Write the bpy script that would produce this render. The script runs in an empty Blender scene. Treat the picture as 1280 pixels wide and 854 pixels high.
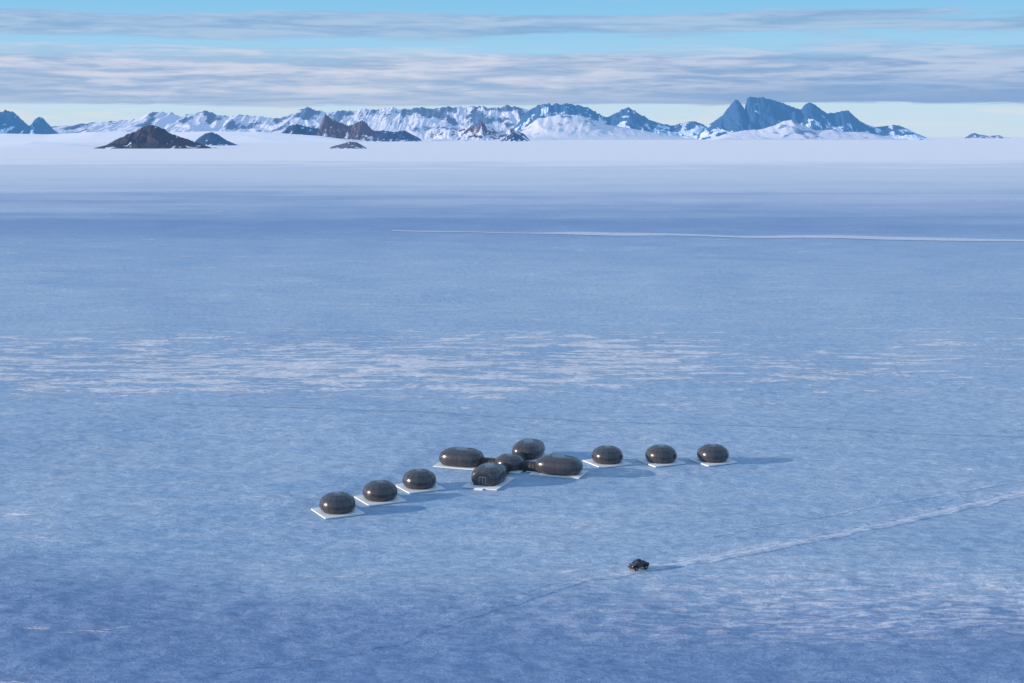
import bpy, bmesh, math, random
import numpy as np
from mathutils import Vector
random.seed(3)
S=bpy.context.scene
S.view_settings.view_transform='Standard'; S.view_settings.look='None'; S.view_settings.exposure=0
SUN_EL=12.5
SUN_DIR=Vector((-1.0,-0.16,0)).normalized()   # horizontal direction towards the sun

# ------------------------------------------------------------ numpy noise
def _h(ix,iy,s):
    h=(ix.astype(np.int64)*374761393+iy.astype(np.int64)*668265263+s*1442695041)&0xffffffff
    h=((h^(h>>13))*1274126177)&0xffffffff
    h=h^(h>>16)
    return (h&0xffff)/65536.0*2*math.pi
def perlin(x,y,s=0):
    x=np.asarray(x,dtype=float); y=np.asarray(y,dtype=float)
    x,y=np.broadcast_arrays(x,y)
    ix=np.floor(x); iy=np.floor(y); fx=x-ix; fy=y-iy
    def g(dx,dy):
        a=_h(ix+dx,iy+dy,s); return np.cos(a)*(fx-dx)+np.sin(a)*(fy-dy)
    u=fx*fx*fx*(fx*(fx*6-15)+10); v=fy*fy*fy*(fy*(fy*6-15)+10)
    return ((g(0,0)*(1-u)+g(1,0)*u)*(1-v)+(g(0,1)*(1-u)+g(1,1)*u)*v)*1.5
def fbm(x,y,o=4,s=0):
    t=0;a=1
    for i in range(o):
        t=t+a*perlin(x*2**i,y*2**i,s+i*7); a*=.5
    return t
def ridged(x,y,o=4,s=0):
    t=0;a=1;n=0
    for i in range(o):
        t=t+a*(1-np.abs(perlin(x*2.03**i,y*2.03**i,s+i*5))*1.6); n+=a; a*=.5
    return t/n
def sstep(a,b,x):
    t=np.clip((x-a)/(b-a),0,1); return t*t*(3-2*t)

# ------------------------------------------------------------ node helpers
class NT:
    def __init__(s,tree): s.t=tree; s.n=tree.nodes; s.l=tree.links
    def new(s,typ,**k):
        n=s.n.new(typ)
        for a,b in k.items(): setattr(n,a,b)
        return n
    def link(s,v,sock):
        if hasattr(v,'is_output'): s.l.new(v,sock)
        else: sock.default_value=v
    def math(s,op,a,b=0.0,c=None,clamp=False):
        n=s.new('ShaderNodeMath',operation=op); n.use_clamp=clamp
        s.link(a,n.inputs[0]); s.link(b,n.inputs[1])
        if c is not None: s.link(c,n.inputs[2])
        return n.outputs[0]
    def mr(s,v,a,b,c=0.0,d=1.0,smooth=True):
        n=s.new('ShaderNodeMapRange'); n.interpolation_type='SMOOTHSTEP' if smooth else 'LINEAR'
        s.link(v,n.inputs[0])
        for i,q in enumerate((a,b,c,d)): s.link(q,n.inputs[i+1])
        return n.outputs[0]
    def mix(s,f,a,b,blend='MIX'):
        n=s.new('ShaderNodeMix',data_type='RGBA',blend_type=blend)
        s.link(f,n.inputs[0])
        for v,i in ((a,6),(b,7)):
            if not hasattr(v,'is_output') and len(v)==3: v=(*v,1)
            s.link(v,n.inputs[i])
        return n.outputs[2]
    def noise(s,vec,scale,detail=4,rough=.55,dist=0):
        n=s.new('ShaderNodeTexNoise'); s.link(vec,n.inputs['Vector'])
        n.inputs['Scale'].default_value=scale; n.inputs['Detail'].default_value=detail
        n.inputs['Roughness'].default_value=rough; n.inputs['Distortion'].default_value=dist
        return n.outputs['Fac']
    def vscale(s,vec,sc,loc=(0,0,0),rot=(0,0,0)):
        n=s.new('ShaderNodeMapping'); s.link(vec,n.inputs[0])
        n.inputs['Scale'].default_value=sc; n.inputs['Location'].default_value=loc; n.inputs['Rotation'].default_value=rot
        return n.outputs[0]
def mat_new(name):
    m=bpy.data.materials.new(name); m.use_nodes=True
    m.node_tree.nodes.clear(); return m,NT(m.node_tree)
def simple(name,col,rough=.5,spec=.5,metal=0,var=.15,nscale=3.0,bump=0.0,coat=0):
    m,t=mat_new(name)
    o=t.new('ShaderNodeOutputMaterial'); b=t.new('ShaderNodeBsdfPrincipled')
    tc=t.new('ShaderNodeTexCoord'); n=t.noise(tc.outputs['Object'],nscale,5)
    c=t.mix(n,tuple(x*(1-var) for x in col),tuple(min(1,x*(1+var)) for x in col))
    t.link(c,b.inputs['Base Color'])
    t.link(t.mr(n,.2,.8,rough*.85,min(1,rough*1.15)),b.inputs['Roughness'])
    b.inputs['Metallic'].default_value=metal; b.inputs['Specular IOR Level'].default_value=spec
    b.inputs['Coat Weight'].default_value=coat
    if bump:
        bp=t.new('ShaderNodeBump'); bp.inputs['Strength'].default_value=bump; bp.inputs['Distance'].default_value=.05
        t.link(n,bp.inputs['Height']); t.link(bp.outputs[0],b.inputs['Normal'])
    t.link(b.outputs[0],o.inputs[0]); return m

# ------------------------------------------------------------ camera
cam=bpy.data.cameras.new('camera'); co=bpy.data.objects.new('camera',cam); S.collection.objects.link(co)
cam.lens=50; cam.sensor_width=36; cam.clip_start=1; cam.clip_end=400000
co.location=(0,0,100); co.rotation_euler=(math.radians(90-8.225),0,0); S.camera=co

# ------------------------------------------------------------ sun
sd=bpy.data.lights.new('sun','SUN'); sd.energy=4.6; sd.angle=math.radians(.6); sd.color=(1,.85,.72)
so=bpy.data.objects.new('sun',sd); S.collection.objects.link(so)
el=math.radians(SUN_EL)
d=Vector((SUN_DIR.x*math.cos(el),SUN_DIR.y*math.cos(el),math.sin(el)))
so.rotation_euler=d.to_track_quat('Z','Y').to_euler(); so.location=(-200,300,200)

# ------------------------------------------------------------ world sky
w=bpy.data.worlds.new('World'); S.world=w; w.use_nodes=True; w.node_tree.nodes.clear(); t=NT(w.node_tree)
out=t.new('ShaderNodeOutputWorld'); bg=t.new('ShaderNodeBackground'); bg.inputs[1].default_value=.1
sky=t.new('ShaderNodeTexSky'); sky.sky_type='NISHITA'; sky.sun_disc=False
sky.sun_elevation=el; sky.sun_rotation=math.atan2(SUN_DIR.x,SUN_DIR.y); sky.air_density=1; sky.dust_density=.3; sky.ozone_density=2
tc=t.new('ShaderNodeTexCoord'); D=tc.outputs['Generated']
sx=t.new('ShaderNodeSeparateXYZ'); t.link(D,sx.inputs[0]); z=sx.outputs[2]; dx=sx.outputs[0]
cr=t.new('ShaderNodeValToRGB'); t.link(t.math('POWER',t.math('MAXIMUM',z,0.0),.5),cr.inputs[0])
E=cr.color_ramp.elements
stops=[(0,(.62,.74,.86)),(.14,(.56,.75,.90)),(.22,(.40,.67,.90)),(.30,(.24,.57,.86)),(.55,(.33,.55,.86)),(1,(.29,.46,.77))]
E[0].position=0;E[0].color=(*stops[0][1],1);E[1].position=1;E[1].color=(*stops[-1][1],1)
for p,c in stops[1:-1]:
    e=E.new(p); e.color=(*c,1)
vm=t.new('ShaderNodeVectorMath',operation='SCALE'); t.link(cr.outputs[0],vm.inputs[0]); vm.inputs[3].default_value=10
base=t.mix(.94,sky.outputs[0],vm.outputs[0])
# stratus layers, in direction space
v1=t.vscale(D,(4.0,4.0,62),(0,0,0),(0,.015,0)); v2=t.vscale(D,(11,11,150),(3,1,0)); v3=t.vscale(D,(3,3,55),(7,2,1)); v4=t.vscale(D,(38,38,360),(1,5,0))
n1=t.noise(v1,1,5,.6,.4); n2=t.noise(v2,1,6,.60,.6); n3=t.noise(v3,1,4,.5); n4=t.noise(v4,1,4,.55,.4)
fb=t.math('ADD',t.math('ADD',t.math('MULTIPLY',n1,.56),t.math('MULTIPLY',n2,.34)),t.math('MULTIPLY',n4,.10))
side=t.mr(dx,-.05,.28)
zw=t.math('ADD',z,t.math('MULTIPLY',t.math('SUBTRACT',n3,.5),.020))
zc=t.math('ADD',z,t.math('ADD',t.math('MULTIPLY',t.math('SUBTRACT',n3,.5),.008),t.math('MULTIPLY',t.math('SUBTRACT',n2,.5),.006)))
main=t.math('MULTIPLY',t.mr(zc,.0185,.0245),t.mr(zw,.046,.072,1,0))
upper=t.math('MULTIPLY',t.mr(zw,.062,.072),t.mr(zw,.078,.090,1,0))
mainm=t.mr(t.math('ADD',fb,t.math('MULTIPLY',main,.40)),.60,.84)
upm=t.mr(t.math('ADD',fb,t.math('MULTIPLY',upper,.22)),.60,.73)
high=t.math('MULTIPLY',t.mr(z,.10,.16),t.mr(n1,.50,.75,0,.5))
low=t.math('MULTIPLY',t.math('MULTIPLY',t.mr(z,.004,.010),t.mr(z,.016,.024,1,0)),t.mr(n2,.46,.62,0,.45))
lit=t.mr(t.math('ADD',t.math('MULTIPLY',n2,.75),t.math('MULTIPLY',n4,.25)),.38,.62)
darkc=t.mix(side,(3.0,4.4,6.7),(2.0,3.5,6.2))
lightc=t.mix(side,(6.4,6.7,8.0),(5.0,5.9,7.7))
ccol=t.mix(lit,darkc,lightc)
under=t.mr(zc,.022,t.math('ADD',t.math('MULTIPLY',side,.012),.034),1,0)
ccol=t.mix(t.math('MULTIPLY',under,t.mr(side,0,1,.60,.92)),ccol,darkc)
c=t.mix(t.math('MULTIPLY',mainm,.90),base,ccol)
c=t.mix(t.math('MULTIPLY',upm,.85),c,t.mix(lit,(2.4,4.1,6.6),(4.2,5.6,7.6)))
c=t.mix(high,c,(5.6,6.2,7.2))
c=t.mix(low,c,(7.4,7.5,7.8))
t.link(c,bg.inputs[0]); t.link(bg.outputs[0],out.inputs[0])

# ------------------------------------------------------------ ground
def gz(x,y):
    near=1-sstep(550,1000,np.hypot(x,y)); mid=1-sstep(1500,4000,np.hypot(x,y))
    zz=1.5*perlin(x/95,y/70,11)*mid
    sas=fbm(x/16,y/9,3,21)
    zz=zz+near*(.28*sas+.14*perlin(x/4.1,y/2.9,31))
    # wind-scoured rise in the foreground
    r=sstep(335,290,y+18*perlin(x/60,y/60,41)+.03*x)
    zz=zz+r*near*(.38*perlin(x/8,y/4,51)+1.5*perlin(x/58+y/90,y/42,57))
    flat=np.ones_like(zz)
    for (px,py,rr) in PADS:
        dd=np.hypot(x-px,y-py); flat=np.minimum(flat,sstep(rr,rr+9,dd))
    return zz*flat
CAB=[(-46.8,371.3),(-36.6,384.5),(-26.6,398.1),(29.4,429.3),(46.1,430.4),(62.3,431.5)]
HUB=(-.7,420.6); AX=math.radians(-19.5)
PADS=[(a,b,8) for a,b in CAB]+[(HUB[0],HUB[1],27)]
def mesh_grid(name,X,Y,Z,mat,attrs={},smooth=True):
    ny,nx=X.shape
    me=bpy.data.meshes.new(name)
    me.vertices.add(nx*ny); me.vertices.foreach_set('co',np.stack([X,Y,Z],-1).reshape(-1).astype(np.float32))
    i=np.arange(ny*nx).reshape(ny,nx)
    q=np.stack([i[:-1,:-1],i[:-1,1:],i[1:,1:],i[1:,:-1]],-1).reshape(-1)
    nf=(nx-1)*(ny-1)
    me.loops.add(nf*4); me.loops.foreach_set('vertex_index',q.astype(np.int32))
    me.polygons.add(nf); me.polygons.foreach_set('loop_start',np.arange(0,nf*4,4,dtype=np.int32))
    me.polygons.foreach_set('loop_total',np.full(nf,4,dtype=np.int32))
    me.update(); me.validate()
    me.polygons.foreach_set('use_smooth',np.full(nf,smooth))
    for k,a in attrs.items():
        at=me.attributes.new(k,'FLOAT','POINT'); at.data.foreach_set('value',a.reshape(-1).astype(np.float32))
    ob=bpy.data.objects.new(name,me); me.materials.append(mat); S.collection.objects.link(ob); return ob

# snow / blue-ice material shared by ground and tracks
ice,t=mat_new('snow_and_blue_ice')
o=t.new('ShaderNodeOutputMaterial'); b=t.new('ShaderNodeBsdfPrincipled')
ge=t.new('ShaderNodeNewGeometry'); P=ge.outputs['Position']
sp=t.new('ShaderNodeSeparateXYZ'); t.link(P,sp.inputs[0]); px,py=sp.outputs[0],sp.outputs[1]
nA=t.noise(t.vscale(P,(.0022,.0016,.002)),1,4,.6)      # km scale
nB=t.noise(t.vscale(P,(.012,.022,.01)),1,4,.6,.4)         # 60 m scale
nC=t.noise(t.vscale(P,(.036,.135,.05)),1,6,.70,.7)       # 15 m sastrugi
nD=t.noise(t.vscale(P,(.30,.62,.5)),1,5,.74)            # metre
nF=t.noise(t.vscale(P,(.0007,.0035,.001)),1,5,.65,.3)     # far drift streaks
icec=t.mix(t.mr(nA,.3,.7),(.33,.50,.69),(.42,.58,.73))
icec=t.mix(t.mr(nB,.3,.7,0,.40),icec,(.54,.66,.76))
icec=t.mix(t.mr(nC,.40,.60,0,.36),icec,(.66,.73,.80))
# hill shade over the foreground, painted into the ice colour
fg_shade=t.mr(t.math('ADD',py,t.math('ADD',t.math('MULTIPLY',nB,60),t.math('MULTIPLY',px,.10))),306,360,1,0)
icec=t.mix(t.math('MULTIPLY',fg_shade,.86),icec,(.21,.33,.55))
# darker, bluer belt 1.5-3 km out
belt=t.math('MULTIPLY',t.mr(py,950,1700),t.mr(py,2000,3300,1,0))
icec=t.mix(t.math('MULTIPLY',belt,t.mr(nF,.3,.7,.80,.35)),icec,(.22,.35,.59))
# snow drift patches
band=t.math('MULTIPLY',t.mr(py,505,590),t.mr(py,640,790,1,0))
lr=t.mr(px,0,190,1,.62)
pm=t.mr(t.math('ADD',t.math('ADD',t.math('MULTIPLY',nC,.68),t.math('ADD',t.math('MULTIPLY',nB,.20),t.math('MULTIPLY',nD,.12))),t.math('MULTIPLY',t.math('MULTIPLY',band,lr),.122)),.606,.628)
snow=(.94,.89,.90)
col=t.mix(t.math('MULTIPLY',pm,.80),icec,snow)
# foreground sastrugi crusts
fgs=t.math('MULTIPLY',t.math('MULTIPLY',t.mr(py,262,285),t.mr(py,305,340,1,0)),t.mr(px,-10,60,.15,1))
pm2=t.math('MULTIPLY',fgs,t.mr(t.noise(t.vscale(P,(.14,.42,.2)),1,5,.72,.4),.46,.59))
col=t.mix(t.math('MULTIPLY',pm2,.60),col,snow)
# far snow plain, its stronger sunlight painted in as a paler colour
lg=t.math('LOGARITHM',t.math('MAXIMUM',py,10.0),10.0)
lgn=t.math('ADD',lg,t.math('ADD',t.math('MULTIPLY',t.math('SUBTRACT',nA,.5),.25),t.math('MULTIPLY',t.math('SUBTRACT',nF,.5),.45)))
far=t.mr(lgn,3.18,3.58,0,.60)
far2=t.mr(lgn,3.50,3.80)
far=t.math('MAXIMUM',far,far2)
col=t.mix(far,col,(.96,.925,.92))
at=t.new('ShaderNodeAttribute',attribute_name='track')
tr=t.mr(t.math('ADD',at.outputs['Fac'],t.math('MULTIPLY',t.math('SUBTRACT',nD,.5),1.5)),.30,.95)
col=t.mix(t.math('MULTIPLY',tr,.66),col,(.90,.87,.89))
at2=t.new('ShaderNodeAttribute',attribute_name='worn')
tw=t.mr(t.math('ADD',at2.outputs['Fac'],t.math('MULTIPLY',t.math('SUBTRACT',nC,.5),1.6)),.45,.85)
col=t.mix(t.math('MULTIPLY',tw,.60),col,(.26,.32,.42))
grain=t.mix(t.mr(nD,.36,.64),(.70,.75,.82),(1.0,1.0,1.0))
col=t.mix(t.mr(py,1500,6000,1,.35),col,t.mix(1.0,col,grain,'MULTIPLY'))
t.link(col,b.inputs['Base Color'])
b.inputs['Roughness'].default_value=.65; b.inputs['Specular IOR Level'].default_value=.25
hh=t.math('ADD',t.math('MULTIPLY',nC,1.4),t.math('ADD',t.math('MULTIPLY',nD,1.1),t.math('MULTIPLY',pm,.12)))
bp=t.new('ShaderNodeBump'); bp.inputs['Strength'].default_value=1.0; bp.inputs['Distance'].default_value=1.0
t.link(hh,bp.inputs['Height']); t.link(bp.outputs[0],b.inputs['Normal'])
t.link(b.outputs[0],o.inputs[0])

def geo(start,step,g,end):
    r=[];v=start
    while v<end:
        v+=step; step*=g; r.append(v)
    return r
ys=list(np.arange(235,600,.85))+list(np.arange(600,1600,3.5)); ys+=geo(ys[-1],4,1.035,160000)
ys=[-r for r in geo(-235,4,1.25,3000)][::-1]+ys
xp=list(np.arange(0,190,1.0)); xp+=geo(xp[-1],1.1,1.055,130000)
xs=[-v for v in xp[1:]][::-1]+xp
X,Y=np.meshgrid(np.array(xs),np.array(ys))
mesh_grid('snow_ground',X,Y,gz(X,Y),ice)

def ribbon(name,pts,width,prof,attr,lift,n=13,step=.9,jag=.35,fade=lambda s:1):
    P=[Vector((*p,0)) for p in pts]; L=[]
    for i in range(1,len(P)-2):
        k=max(2,int((P[i+1]-P[i]).length/step))
        for j in range(k):
            s=j/k; a,b_,c_,d_=P[i-1],P[i],P[i+1],P[i+2]
            L.append(.5*((2*b_)+(c_-a)*s+(2*a-5*b_+4*c_-d_)*s*s+(-a+3*b_-3*c_+d_)*s**3))
    L=np.array([(p.x,p.y) for p in L]); T=np.gradient(L,axis=0); T/=np.linalg.norm(T,axis=1)[:,None]
    N=np.stack([-T[:,1],T[:,0]],1); u=np.linspace(-1,1,n)
    wd=np.array([width(i/len(L)) for i in range(len(L))])*(1+jag*perlin(np.arange(len(L))/9.,0*L[:,0],5))
    X=L[:,0][:,None]+N[:,0][:,None]*u[None]*wd[:,None]/2; Y=L[:,1][:,None]+N[:,1][:,None]*u[None]*wd[:,None]/2
    F=np.array([fade(i/len(L)) for i in range(len(L))])[:,None]
    Z=gz(X,Y)+lift+np.array([prof(v) for v in u])[None]*F
    A=np.array([attr[1](v) for v in u])[None]*F
    return mesh_grid(name,X,Y,Z,ice,{attr[0]:A})
trk=[(260,470),(220,445),(182,416),(145,392.5),(122.5,378.4),(95.8,359.7),(71.3,341.4),(49.8,330),(35.8,324.2),(18.4,315.6),(8.9,306.8),(0,297.4),(-13.4,285.6),(-30.2,271.4),(-58.8,256.4),(-83,250)]
ribbon('vehicle_track',trk,lambda s:7.2-3.0*s,
   lambda v:.12*math.exp(-((abs(v)-.75)/.15)**2)-.06*math.exp(-((abs(v)-.38)/.12)**2),
   ('track',lambda v:max(0,1-abs(v)**3)*(1-.5*math.exp(-((abs(v)-.38)/.14)**2))),.035,n=17,fade=lambda s:(1.0 if s<.62 else max(.0,1.0-(s-.62)*3.4)))
ribbon('vehicle_track',[(260,478),(215,452),(178,424),(140,400),(112,385),(80,366),(50,345),(30,330)],lambda s:2.2*(1-s)+1,
   lambda v:0,('track',lambda v:.55*max(0,1-abs(v)**2)),.045)
ribbon('snow_runway',[(-160,1518),(-127,1510),(0,1486),(180,1447),(494,1372),(700,1325),(900,1280),(1000,1260)],lambda s:6+min(1,s*5)*28,
   lambda v:.5*(1-v*v),('track',lambda v:1.9*max(0,1-abs(v)**4)),.25,step=6,jag=.15)
ribbon('worn_trail',[(-220,540),(-132,527),(-60,513),(10,500),(90,484),(172,467),(260,450),(300,445)],lambda s:2.1,
   lambda v:-.0,('worn',lambda v:.95*max(0,1-v*v)),.04,n=5)

# ------------------------------------------------------------ mountains
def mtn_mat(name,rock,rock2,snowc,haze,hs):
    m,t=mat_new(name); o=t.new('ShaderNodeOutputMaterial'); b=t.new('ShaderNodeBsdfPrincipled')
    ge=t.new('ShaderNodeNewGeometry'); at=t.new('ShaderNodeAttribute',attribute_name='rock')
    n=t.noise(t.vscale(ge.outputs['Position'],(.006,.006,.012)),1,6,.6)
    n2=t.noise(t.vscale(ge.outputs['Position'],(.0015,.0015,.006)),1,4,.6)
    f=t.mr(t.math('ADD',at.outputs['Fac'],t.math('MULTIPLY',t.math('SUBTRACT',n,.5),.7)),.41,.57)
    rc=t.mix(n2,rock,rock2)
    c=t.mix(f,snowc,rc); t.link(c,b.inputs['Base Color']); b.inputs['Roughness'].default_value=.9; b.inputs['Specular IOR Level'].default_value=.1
    b.inputs['Emission Color'].default_value=(*haze,1); b.inputs['Emission Strength'].default_value=hs  # fixed glow stands in for light scattered by the air in between
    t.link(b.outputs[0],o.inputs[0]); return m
UX=5.562e-4; UZ=5.504e-4
def massif(name,crest,dist,half,mat,rock,nx,ny,seed,jag=.06,lam=1.0,power=1.25,amp=.5,topm=1.0,smooth_=False):
    # crest: (x, y) pairs in image pixels, turned into metres
    a=np.array([c[0] for c in crest],float); h=np.array([170-c[1] for c in crest],float)
    A=np.linspace(a[0],a[-1],nx); T=np.linspace(-1,.7,ny)
    AA,TT=np.meshgrid(A,T)
    AW=AA+11*lam*fbm(AA/(55*lam),TT*1.2,2,seed+40)          # uneven spur spacing
    aw=8*lam*fbm(AA/(40*lam),TT*1.5,3,seed)*np.abs(TT)*2
    smooth=np.interp((AA+aw),a,h)
    hc=100+dist*UZ*smooth
    hc=hc*(1+jag*fbm(AA/(5*lam),TT*2,3,seed+3))
    e=sstep(0,1,np.minimum((AA-a[0]),(a[-1]-AA))/(6*lam))
    hc=hc*e
    big=ridged(AW/(34*lam)+.9*TT,TT*1.3,3,seed+5)
    fin=ridged(AW/(13*lam)+1.4*TT*perlin(AA/(30*lam),TT,seed+9),TT*2.2,4,seed+6)
    r=.62*big+.38*fin
    s=np.abs(TT)
    pr=(1-s)**power
    av=amp*(.75+.7*perlin(AA/(60*lam),TT,seed+12))
    Z=hc*(pr+av*(r-.70)*4*s*(1-s)*(1-.3*s))-6*s
    Yd=dist+TT*half; Xd=(AA-640)*UX*dist
    dzx=np.gradient(Z,axis=1)/np.gradient(Xd,axis=1); dzy=np.gradient(Z,axis=0)/np.gradient(Yd,axis=0)
    sl=np.hypot(dzx,dzy)
    rt=np.interp(AA,[q[0] for q in rock],[q[1] for q in rock])
    hr=Z/np.maximum(hc,1)
    R=rt+.30*(sl-.45)+.50*fbm(AA/(14*lam),TT*4,4,seed+2)+topm*.3*(hr-.5)
    return mesh_grid(name,Xd,Yd,Z,mat,{'rock':R},smooth=smooth_)

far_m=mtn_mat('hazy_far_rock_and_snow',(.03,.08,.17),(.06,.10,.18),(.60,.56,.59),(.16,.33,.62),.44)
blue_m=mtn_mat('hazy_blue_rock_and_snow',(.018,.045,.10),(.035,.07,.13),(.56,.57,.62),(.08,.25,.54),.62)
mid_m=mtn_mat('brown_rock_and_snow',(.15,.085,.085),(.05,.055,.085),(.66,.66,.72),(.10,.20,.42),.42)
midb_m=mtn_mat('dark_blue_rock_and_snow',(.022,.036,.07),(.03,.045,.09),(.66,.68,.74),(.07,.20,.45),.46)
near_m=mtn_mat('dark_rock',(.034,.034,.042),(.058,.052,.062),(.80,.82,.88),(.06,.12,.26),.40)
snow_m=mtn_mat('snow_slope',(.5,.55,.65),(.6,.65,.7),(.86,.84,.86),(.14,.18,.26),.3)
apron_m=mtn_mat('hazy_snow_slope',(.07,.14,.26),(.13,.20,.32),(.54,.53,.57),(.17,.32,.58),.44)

c_snow=[(-420,165),(-300,150),(-180,140),(-90,152),(-30,150),(40,157),(70,158),(90,156),(110,154),(130,152),(160,150),(175,148),(185,142),(200,139),(208,141),(215,140),(225,146),(235,143),(250,140),(258,138),(270,143),(285,145),(300,143),(330,146),(350,148),(365,143),(375,137),(385,134),(400,139),(420,140),(432,137),(440,139),(455,135),(470,137),(490,134),(505,137),(520,134),(540,136),(560,133),(580,134),(600,132),(612,135),(635,132),(650,134),(662,138),(700,140),(730,145),(760,155),(790,165),(810,174)]
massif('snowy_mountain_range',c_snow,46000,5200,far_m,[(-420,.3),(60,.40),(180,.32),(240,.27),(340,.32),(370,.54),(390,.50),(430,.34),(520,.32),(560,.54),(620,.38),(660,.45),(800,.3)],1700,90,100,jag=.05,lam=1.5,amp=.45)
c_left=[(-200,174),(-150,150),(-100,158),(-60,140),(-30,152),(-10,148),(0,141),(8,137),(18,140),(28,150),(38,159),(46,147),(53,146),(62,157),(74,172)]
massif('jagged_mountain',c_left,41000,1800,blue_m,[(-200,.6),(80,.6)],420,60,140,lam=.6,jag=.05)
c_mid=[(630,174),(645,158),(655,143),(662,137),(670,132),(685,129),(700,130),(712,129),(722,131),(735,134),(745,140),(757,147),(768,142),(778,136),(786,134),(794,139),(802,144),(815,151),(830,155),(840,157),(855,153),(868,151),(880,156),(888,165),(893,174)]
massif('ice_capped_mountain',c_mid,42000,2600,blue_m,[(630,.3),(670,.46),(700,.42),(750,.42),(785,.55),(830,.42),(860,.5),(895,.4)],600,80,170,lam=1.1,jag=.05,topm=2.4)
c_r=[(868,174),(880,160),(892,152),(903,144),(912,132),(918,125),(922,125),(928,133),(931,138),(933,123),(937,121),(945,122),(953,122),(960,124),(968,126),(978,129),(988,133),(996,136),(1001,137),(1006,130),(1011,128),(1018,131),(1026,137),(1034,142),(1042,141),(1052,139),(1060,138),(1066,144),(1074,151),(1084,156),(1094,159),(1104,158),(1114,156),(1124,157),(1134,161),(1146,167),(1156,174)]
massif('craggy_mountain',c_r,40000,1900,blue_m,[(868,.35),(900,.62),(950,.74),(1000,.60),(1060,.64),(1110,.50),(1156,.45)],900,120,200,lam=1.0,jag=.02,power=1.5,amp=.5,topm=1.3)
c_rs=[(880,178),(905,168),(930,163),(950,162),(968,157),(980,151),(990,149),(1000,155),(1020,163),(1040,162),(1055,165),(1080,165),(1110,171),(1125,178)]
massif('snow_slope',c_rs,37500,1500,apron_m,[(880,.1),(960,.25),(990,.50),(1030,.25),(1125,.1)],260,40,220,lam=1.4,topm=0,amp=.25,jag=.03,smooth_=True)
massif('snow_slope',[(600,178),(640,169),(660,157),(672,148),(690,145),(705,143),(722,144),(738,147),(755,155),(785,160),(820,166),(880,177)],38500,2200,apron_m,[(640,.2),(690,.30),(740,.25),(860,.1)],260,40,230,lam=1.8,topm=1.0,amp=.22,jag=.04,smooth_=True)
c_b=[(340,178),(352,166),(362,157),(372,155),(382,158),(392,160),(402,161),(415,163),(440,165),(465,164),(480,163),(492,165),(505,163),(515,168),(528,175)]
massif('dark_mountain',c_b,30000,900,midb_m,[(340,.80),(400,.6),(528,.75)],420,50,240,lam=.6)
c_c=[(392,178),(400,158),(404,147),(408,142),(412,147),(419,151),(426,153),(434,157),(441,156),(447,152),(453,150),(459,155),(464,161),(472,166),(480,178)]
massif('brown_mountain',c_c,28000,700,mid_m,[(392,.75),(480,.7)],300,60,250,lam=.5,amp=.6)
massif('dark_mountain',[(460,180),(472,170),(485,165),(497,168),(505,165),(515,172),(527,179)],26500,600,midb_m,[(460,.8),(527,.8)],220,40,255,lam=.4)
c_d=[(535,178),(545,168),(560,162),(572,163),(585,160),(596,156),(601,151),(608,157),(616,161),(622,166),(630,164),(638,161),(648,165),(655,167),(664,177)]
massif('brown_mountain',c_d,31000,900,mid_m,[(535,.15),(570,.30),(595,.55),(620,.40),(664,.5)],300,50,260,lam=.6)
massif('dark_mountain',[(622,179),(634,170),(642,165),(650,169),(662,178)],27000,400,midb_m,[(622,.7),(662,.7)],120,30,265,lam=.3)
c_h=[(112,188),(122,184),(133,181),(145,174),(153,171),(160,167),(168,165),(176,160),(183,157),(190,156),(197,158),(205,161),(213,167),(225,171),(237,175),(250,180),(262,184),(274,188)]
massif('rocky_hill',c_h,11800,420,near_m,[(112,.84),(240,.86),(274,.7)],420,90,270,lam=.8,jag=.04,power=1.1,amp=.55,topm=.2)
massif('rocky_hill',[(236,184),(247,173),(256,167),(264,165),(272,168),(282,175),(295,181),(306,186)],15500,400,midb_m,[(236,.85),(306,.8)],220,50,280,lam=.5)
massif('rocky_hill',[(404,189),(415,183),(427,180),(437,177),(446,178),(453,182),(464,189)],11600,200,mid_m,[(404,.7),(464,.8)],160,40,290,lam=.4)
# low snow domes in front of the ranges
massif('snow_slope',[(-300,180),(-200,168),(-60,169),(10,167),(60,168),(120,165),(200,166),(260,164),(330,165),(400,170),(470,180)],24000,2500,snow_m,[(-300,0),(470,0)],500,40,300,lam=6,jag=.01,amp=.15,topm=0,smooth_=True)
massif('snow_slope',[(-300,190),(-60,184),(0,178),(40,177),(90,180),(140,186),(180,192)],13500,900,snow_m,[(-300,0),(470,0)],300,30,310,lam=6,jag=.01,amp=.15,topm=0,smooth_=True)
massif('distant_nunatak',[(1205,175),(1213,168),(1218,166),(1224,168),(1236,170),(1250,169),(1262,175)],60000,900,far_m,[(1205,.7),(1262,.6)],120,20,320,lam=.4)

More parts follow.
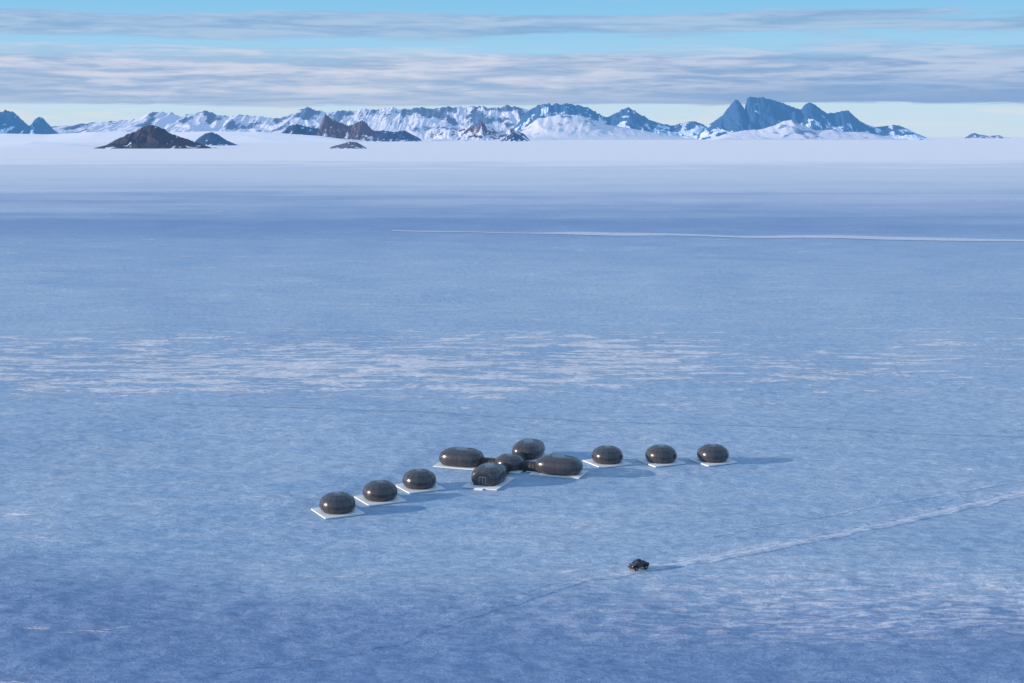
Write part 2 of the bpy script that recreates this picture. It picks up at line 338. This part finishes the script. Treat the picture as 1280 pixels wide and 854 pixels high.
# ------------------------------------------------------------ camp
shell=simple('charcoal_composite_shell',(.056,.053,.060),rough=.28,spec=.6,var=.30,nscale=.7,coat=.3)
seamm=simple('black_seam',(.02,.02,.022),rough=.5)
deckm=simple('white_deck',(.80,.80,.80),rough=.7,var=.06,nscale=2)
footm=simple('steel_foot',(.25,.26,.28),rough=.5,metal=.6)
glass=simple('dark_glass',(.02,.03,.04),rough=.06,spec=.9)
framem=simple('grey_frame',(.28,.29,.31),rough=.4)
tunnel=simple('black_tunnel_fabric',(.03,.03,.032),rough=.55,bump=.3)
def empty(name,loc,rot):
    e=bpy.data.objects.new(name,None); S.collection.objects.link(e); e.location=loc; e.rotation_euler=(0,0,rot); return e
def add(name,bm,mat,par,smooth=True,loc=(0,0,0),rot=0):
    me=bpy.data.meshes.new(name); bmesh.ops.recalc_face_normals(bm,faces=bm.faces); bm.to_mesh(me); bm.free()
    for p in me.polygons: p.use_smooth=smooth
    me.materials.append(mat); ob=bpy.data.objects.new(name,me); S.collection.objects.link(ob); ob.parent=par; ob.location=loc; ob.rotation_euler=(0,0,rot); return ob
def box(name,size,loc,mat,par,bev=.02,rot=0,taper=None):
    bm=bmesh.new(); bmesh.ops.create_cube(bm,size=1)
    for v in bm.verts:
        v.co=Vector((v.co.x*size[0],v.co.y*size[1],v.co.z*size[2]))
        if taper and v.co.z>0: v.co.x=v.co.x*taper[0]+(taper[2] if len(taper)>2 else 0); v.co.y*=taper[1]
    if bev: bmesh.ops.bevel(bm,geom=bm.edges[:],offset=bev,segments=2,affect='EDGES')
    return add(name,bm,mat,par,False,loc,rot)
def pod(par,L,W,H,zc=2.15,base=.47,n=2.15,seg=72,loc=(0,0,0),rot=0,clip=None,name='shell',seams=14,ex=.80):
    def prof(phi):
        if phi>=0: return max(0,math.cos(phi))**ex, zc+(H-zc)*math.sin(phi)**min(1,ex+.08)
        return math.cos(phi)**ex, zc-(zc-base)*math.sin(-phi)/math.sin(math.radians(40))
    phis=[math.radians(a) for a in np.concatenate([np.linspace(-40,0,9),np.linspace(4,88,24)])]
    def planpt(th):
        c,s=math.cos(th),math.sin(th)
        return L*math.copysign(abs(c)**(2/n),c), W*math.copysign(abs(s)**(2/n),s)
    def pt(th,phi,off=0):
        r,zz=prof(phi); x,y=planpt(th); x*=r;y*=r
        if off:
            l=math.hypot(x,y)+1e-6; x*=1+off*math.cos(phi)/l; y*=1+off*math.cos(phi)/l; zz+=off*math.sin(phi)
        if clip is not None and x<-clip: x=-clip-(off if off else 0)
        return (x,y,zz)
    bm=bmesh.new(); rings=[]
    for ph in phis: rings.append([bm.verts.new(pt(2*math.pi*k/seg,ph)) for k in range(seg)])
    for a,b_ in zip(rings[:-1],rings[1:]):
        for k in range(seg): bm.faces.new((a[k],a[(k+1)%seg],b_[(k+1)%seg],b_[k]))
    top=bm.verts.new((0,0,H)); bot=bm.verts.new((0,0,base))
    for k in range(seg):
        bm.faces.new((rings[-1][k],rings[-1][(k+1)%seg],top)); bm.faces.new((rings[0][(k+1)%seg],rings[0][k],bot))
    add(name,bm,shell,par,True,loc,rot)
    cu=bpy.data.curves.new('panel_seams','CURVE'); cu.dimensions='3D'; cu.bevel_depth=.035; cu.bevel_resolution=1
    def spl(pts,cyc=False):
        s=cu.splines.new('POLY'); s.points.add(len(pts)-1); s.use_cyclic_u=cyc
        for q,p in zip(s.points,pts): q.co=(*p,1)
    for k in range(seams):
        th=2*math.pi*(k+.5)/seams
        spl([pt(th,ph,.012) for ph in phis[:-2]])
    for ph in (math.radians(2),math.radians(34),math.radians(62)):
        spl([pt(2*math.pi*k/seg,ph,.012) for k in range(seg)],True)
    ob=bpy.data.objects.new('panel_seams',cu); cu.materials.append(seamm); S.collection.objects.link(ob); ob.parent=par; ob.location=loc; ob.rotation_euler=(0,0,rot)
def deck(par,sx,sy,loc=(0,0,0),rot=0,dz=0):
    bm=bmesh.new(); nb=int(sy/.6); bw=sy/nb
    for i in range(nb):
        r=bmesh.ops.create_cube(bm,size=1); y=-sy/2+bw*(i+.5)
        for v in r['verts']: v.co=Vector((v.co.x*sx,v.co.y*(bw-.03)+y,v.co.z*.08+.41+dz))
    ob=add('deck_boards',bm,deckm,par,False,loc,rot)
    c,s=math.cos(rot),math.sin(rot)
    def at(x,y,z): return (loc[0]+x*c-y*s,loc[1]+x*s+y*c,z)
    for sg in(-1,1):
        box('edge_beam',(sx,.12,.26),at(0,sg*(sy/2-.06),.237+dz),deckm,par,.01,rot)
        box('end_beam',(.12,sy-.26,.26),at(sg*(sx/2-.06),0,.237+dz),deckm,par,.01,rot)
    for i in range(4):
        for j in range(4): box('foot',(.3,.3,.3),at((i/3-.5)*(sx-1),(j/3-.5)*(sy-1),.02),footm,par,0,rot)
for i,(cx,cy) in enumerate(CAB):
    e=empty('dome_cabin',(cx,cy,0),math.radians(28 if i<3 else 27))
    deck(e,11.1,11.1); pod(e,4.75,4.75,5.3)
m=empty('lounge_dome_building',(HUB[0],HUB[1],0),AX)
pod(m,4.4,4.4,4.7,name='hub_shell')
AL,AS=15.6,17.6
for (dx_,dy_,L,rt,nm) in ((-AL,0,6.9,0,'west'),(AL,0,7.1,0,'east'),(0,AS,6.6,math.pi/2,'north'),(0,-AS,6.6,math.pi/2,'south')):
    pod(m,L,4.5,5.4,n=2.8,loc=(dx_,dy_,0),rot=rt,clip=(5.6 if nm=='south' else None),name='lounge_shell',seams=18,ex=.66)
    if rt==0: deck(m,L*2+1.2,9.8,(dx_,dy_,0),0)
    else: deck(m,10.6,15.5,(dx_,dy_-(.6 if nm=='south' else 0),0),0,.006)
deck(m,9.4,9.4,dz=-.006)
def tunnelmesh(x0,x1,rot):
    bm=bmesh.new(); R=1.55; prev=None; n=12
    for i in range(n+1):
        x=x0+(x1-x0)*i/n; k=1+.05*(i%2)
        ring=[bm.verts.new((x,math.cos(a)*R*k,1.55+math.sin(a)*R*k)) for a in np.linspace(0,math.pi,13)]
        ring=[bm.verts.new((x,R*k,.47))]+ring+[bm.verts.new((x,-R*k,.47))]
        if prev:
            for a,b_,c_,d_ in zip(prev[:-1],prev[1:],ring[1:],ring[:-1]): bm.faces.new((a,b_,c_,d_))
        prev=ring
    add('link_tunnel',bm,tunnel,m,False,(0,0,0),rot)
for a,l in((0,9.6),(math.pi,9.6),(math.pi/2,12),(-math.pi/2,12)): tunnelmesh(3.6,l,a)
for a in (0,math.pi): box('tunnel_floor',(2.2,3.2,.3),(6.9*math.cos(a),0,.28),deckm,m,.01)
# glazed entrance in the front face (faces away from hub, local -y)
fy=-AS-5.6
def fbox(nm,w,h,x,z,dep,mat,proud): box(nm,(w,dep,h),(x,fy-proud,z),mat,m,.01)
bm=bmesh.new()
pts=[(math.cos(a)*2.7,1.9+max(0,math.sin(a))*1.9) for a in np.linspace(0,math.pi,25)]
pts=[(2.7,.55)]+pts+[(-2.7,.55)]
vs=[bm.verts.new((x,0,z_)) for x,z_ in pts]; f=bm.faces.new(vs)
r=bmesh.ops.extrude_face_region(bm,geom=[f]); bmesh.ops.translate(bm,verts=[v for v in r['geom'] if isinstance(v,bmesh.types.BMVert)],vec=(0,-.06,0))
add('entrance_glazing',bm,glass,m,False,(0,fy-.02,0))
cu=bpy.data.curves.new('entrance_frame','CURVE'); cu.dimensions='3D'; cu.bevel_depth=.07
s_=cu.splines.new('POLY'); s_.points.add(len(pts)-1); s_.use_cyclic_u=True
for q,(x,z_) in zip(s_.points,pts): q.co=(x,0,z_,1)
cu.materials.append(seamm); fo=bpy.data.objects.new('entrance_frame',cu); S.collection.objects.link(fo); fo.parent=m; fo.location=(0,fy-.1,0)
for x in(-1.0,0,1.0): fbox('door_mullion',.07,2.5,x,1.75,.08,framem,.13)
fbox('door_head',2.1,.09,0,3.05,.08,framem,.13); fbox('door_sill',2.1,.1,0,.56,.08,framem,.13)
for x in(-2,2): fbox('side_mullion',.06,2.3,x,1.75,.06,seamm,.12)
for i in range(3): box('entrance_step',(2.6,.4,.14),(0,-AS-8.6-.35*i,.36-.13*i),deckm,m,.01)

# ------------------------------------------------------------ pickup truck
tx,ty=29.6,321.4
tz=float(gz(np.array([tx]),np.array([ty]))[0])+.06
T=empty('pickup_truck',(tx,ty,tz),math.radians(30+180))
paint=simple('black_paint',(.018,.018,.02),rough=.25,coat=.6); plastic=simple('black_plastic',(.02,.02,.02),rough=.7)
tyre=simple('tyre_rubber',(.025,.025,.027),rough=.9); rim=simple('alloy_rim',(.3,.3,.32),rough=.35,metal=.8)
lampm=simple('headlamp_lens',(.7,.7,.72),rough=.1); redm=simple('tail_lamp',(.4,.02,.02),rough=.2)
bm=bmesh.new()
side=[(-2.45,.75),(-2.5,1.25),(-2.42,1.38),(-.75,1.38),(-.62,1.98),(-.45,2.08),(.55,2.08),(.72,2.0),(1.2,1.45),(2.2,1.32),(2.42,1.15),(2.45,.72)]
def hw(z_): return .98 if z_<1.45 else .80
A=[bm.verts.new((x,hw(z_),z_)) for x,z_ in side]; B=[bm.verts.new((x,-hw(z_),z_)) for x,z_ in side]
n=len(side)
bm.faces.new(A); bm.faces.new(B[::-1])
for i in range(n): bm.faces.new((A[i],B[i],B[(i+1)%n],A[(i+1)%n]))
bmesh.ops.triangulate(bm,faces=[f for f in bm.faces if len(f.verts)>4])
add('body',bm,paint,T,False)
box('load_bed_liner',(1.45,1.6,.05),(-1.62,0,1.41),plastic,T,.01)
for s in(-1,1):
    box('bed_rail',(1.65,.09,.12),(-1.6,s*.92,1.44),paint,T,.02)
    for nm,x0,x1,tp in(('rear_window',-.52,.06,.1),('front_window',.14,.95,.42)):
        bm=bmesh.new(); z0,z1=1.5,1.93
        q=[(x0,z0),(x1,z0),(x1-tp,z1),(x0+.06,z1)]
        f=bm.faces.new([bm.verts.new((x,s*(.995-(z_-1.38)/.7*.21),z_)) for x,z_ in q]); add(nm,bm,glass,T,False)
    for x in(-1.45,1.5):
        bm=bmesh.new(); bmesh.ops.create_cone(bm,cap_ends=True,segments=32,radius1=.54,radius2=.54,depth=.42)
        bmesh.ops.bevel(bm,geom=[e for e in bm.edges if abs(e.verts[0].co.z-e.verts[1].co.z)<.01],offset=.08,segments=3,affect='EDGES')
        w_=add('tyre',bm,tyre,T,True,(x,s*.95,.52)); w_.rotation_euler=(math.pi/2,0,0)
        bm=bmesh.new(); bmesh.ops.create_cone(bm,cap_ends=True,segments=20,radius1=.27,radius2=.22,depth=.05)
        w_=add('rim',bm,rim,T,False,(x,s*1.17,.52)); w_.rotation_euler=(-s*math.pi/2,0,0)
        bm=bmesh.new()
        pr=None
        for a in np.linspace(0,math.pi,13):
            c_,n_=math.cos(a),math.sin(a)
            rw=[bm.verts.new((x+c_*r_,s*y_,.56+n_*r_)) for r_,y_ in((.60,.9),(.60,1.18),(.67,1.18),(.67,.9))]
            if pr:
                for k in range(4): bm.faces.new((pr[k],pr[(k+1)%4],rw[(k+1)%4],rw[k]))
            pr=rw
        add('wheel_arch',bm,plastic,T,False)
    box('headlamp',(.06,.32,.16),(2.44,s*.72,1.1),lampm,T,.02)
    box('tail_lamp',(.05,.14,.34),(-2.5,s*.88,1.12),redm,T,.01)
    box('mirror',(.12,.22,.16),(.85,s*1.06,1.5),plastic,T,.03)
    box('sill_step',(1.6,.2,.06),(0,s*1.05,.62),plastic,T,.02)
    box('roof_rack_rail',(1.25,.05,.06),(.03,s*.62,2.17),plastic,T,.01)
for x in(-.45,0,.45): box('roof_rack_bar',(.05,1.3,.04),(x,0,2.16),plastic,T,.01)
box('roof_cargo',(.8,.9,.16),(-.05,0,2.27),plastic,T,.04)
bm=bmesh.new(); f=bm.faces.new([bm.verts.new(p) for p in((1.17,-.78,1.51),(1.17,.78,1.51),(.77,.68,1.98),(.77,-.68,1.98))]); add('windscreen',bm,glass,T,False)
box('front_bumper',(.3,1.9,.3),(2.5,0,.75),plastic,T,.05); box('rear_bumper',(.22,1.8,.2),(-2.55,0,.75),plastic,T,.04)
box('grille',(.05,1.0,.26),(2.46,0,1.08),plastic,T,.01); box('chassis',(4.2,1.3,.25),(0,0,.68),plastic,T,.03)
T.scale=(.93,1,1)
print('done')
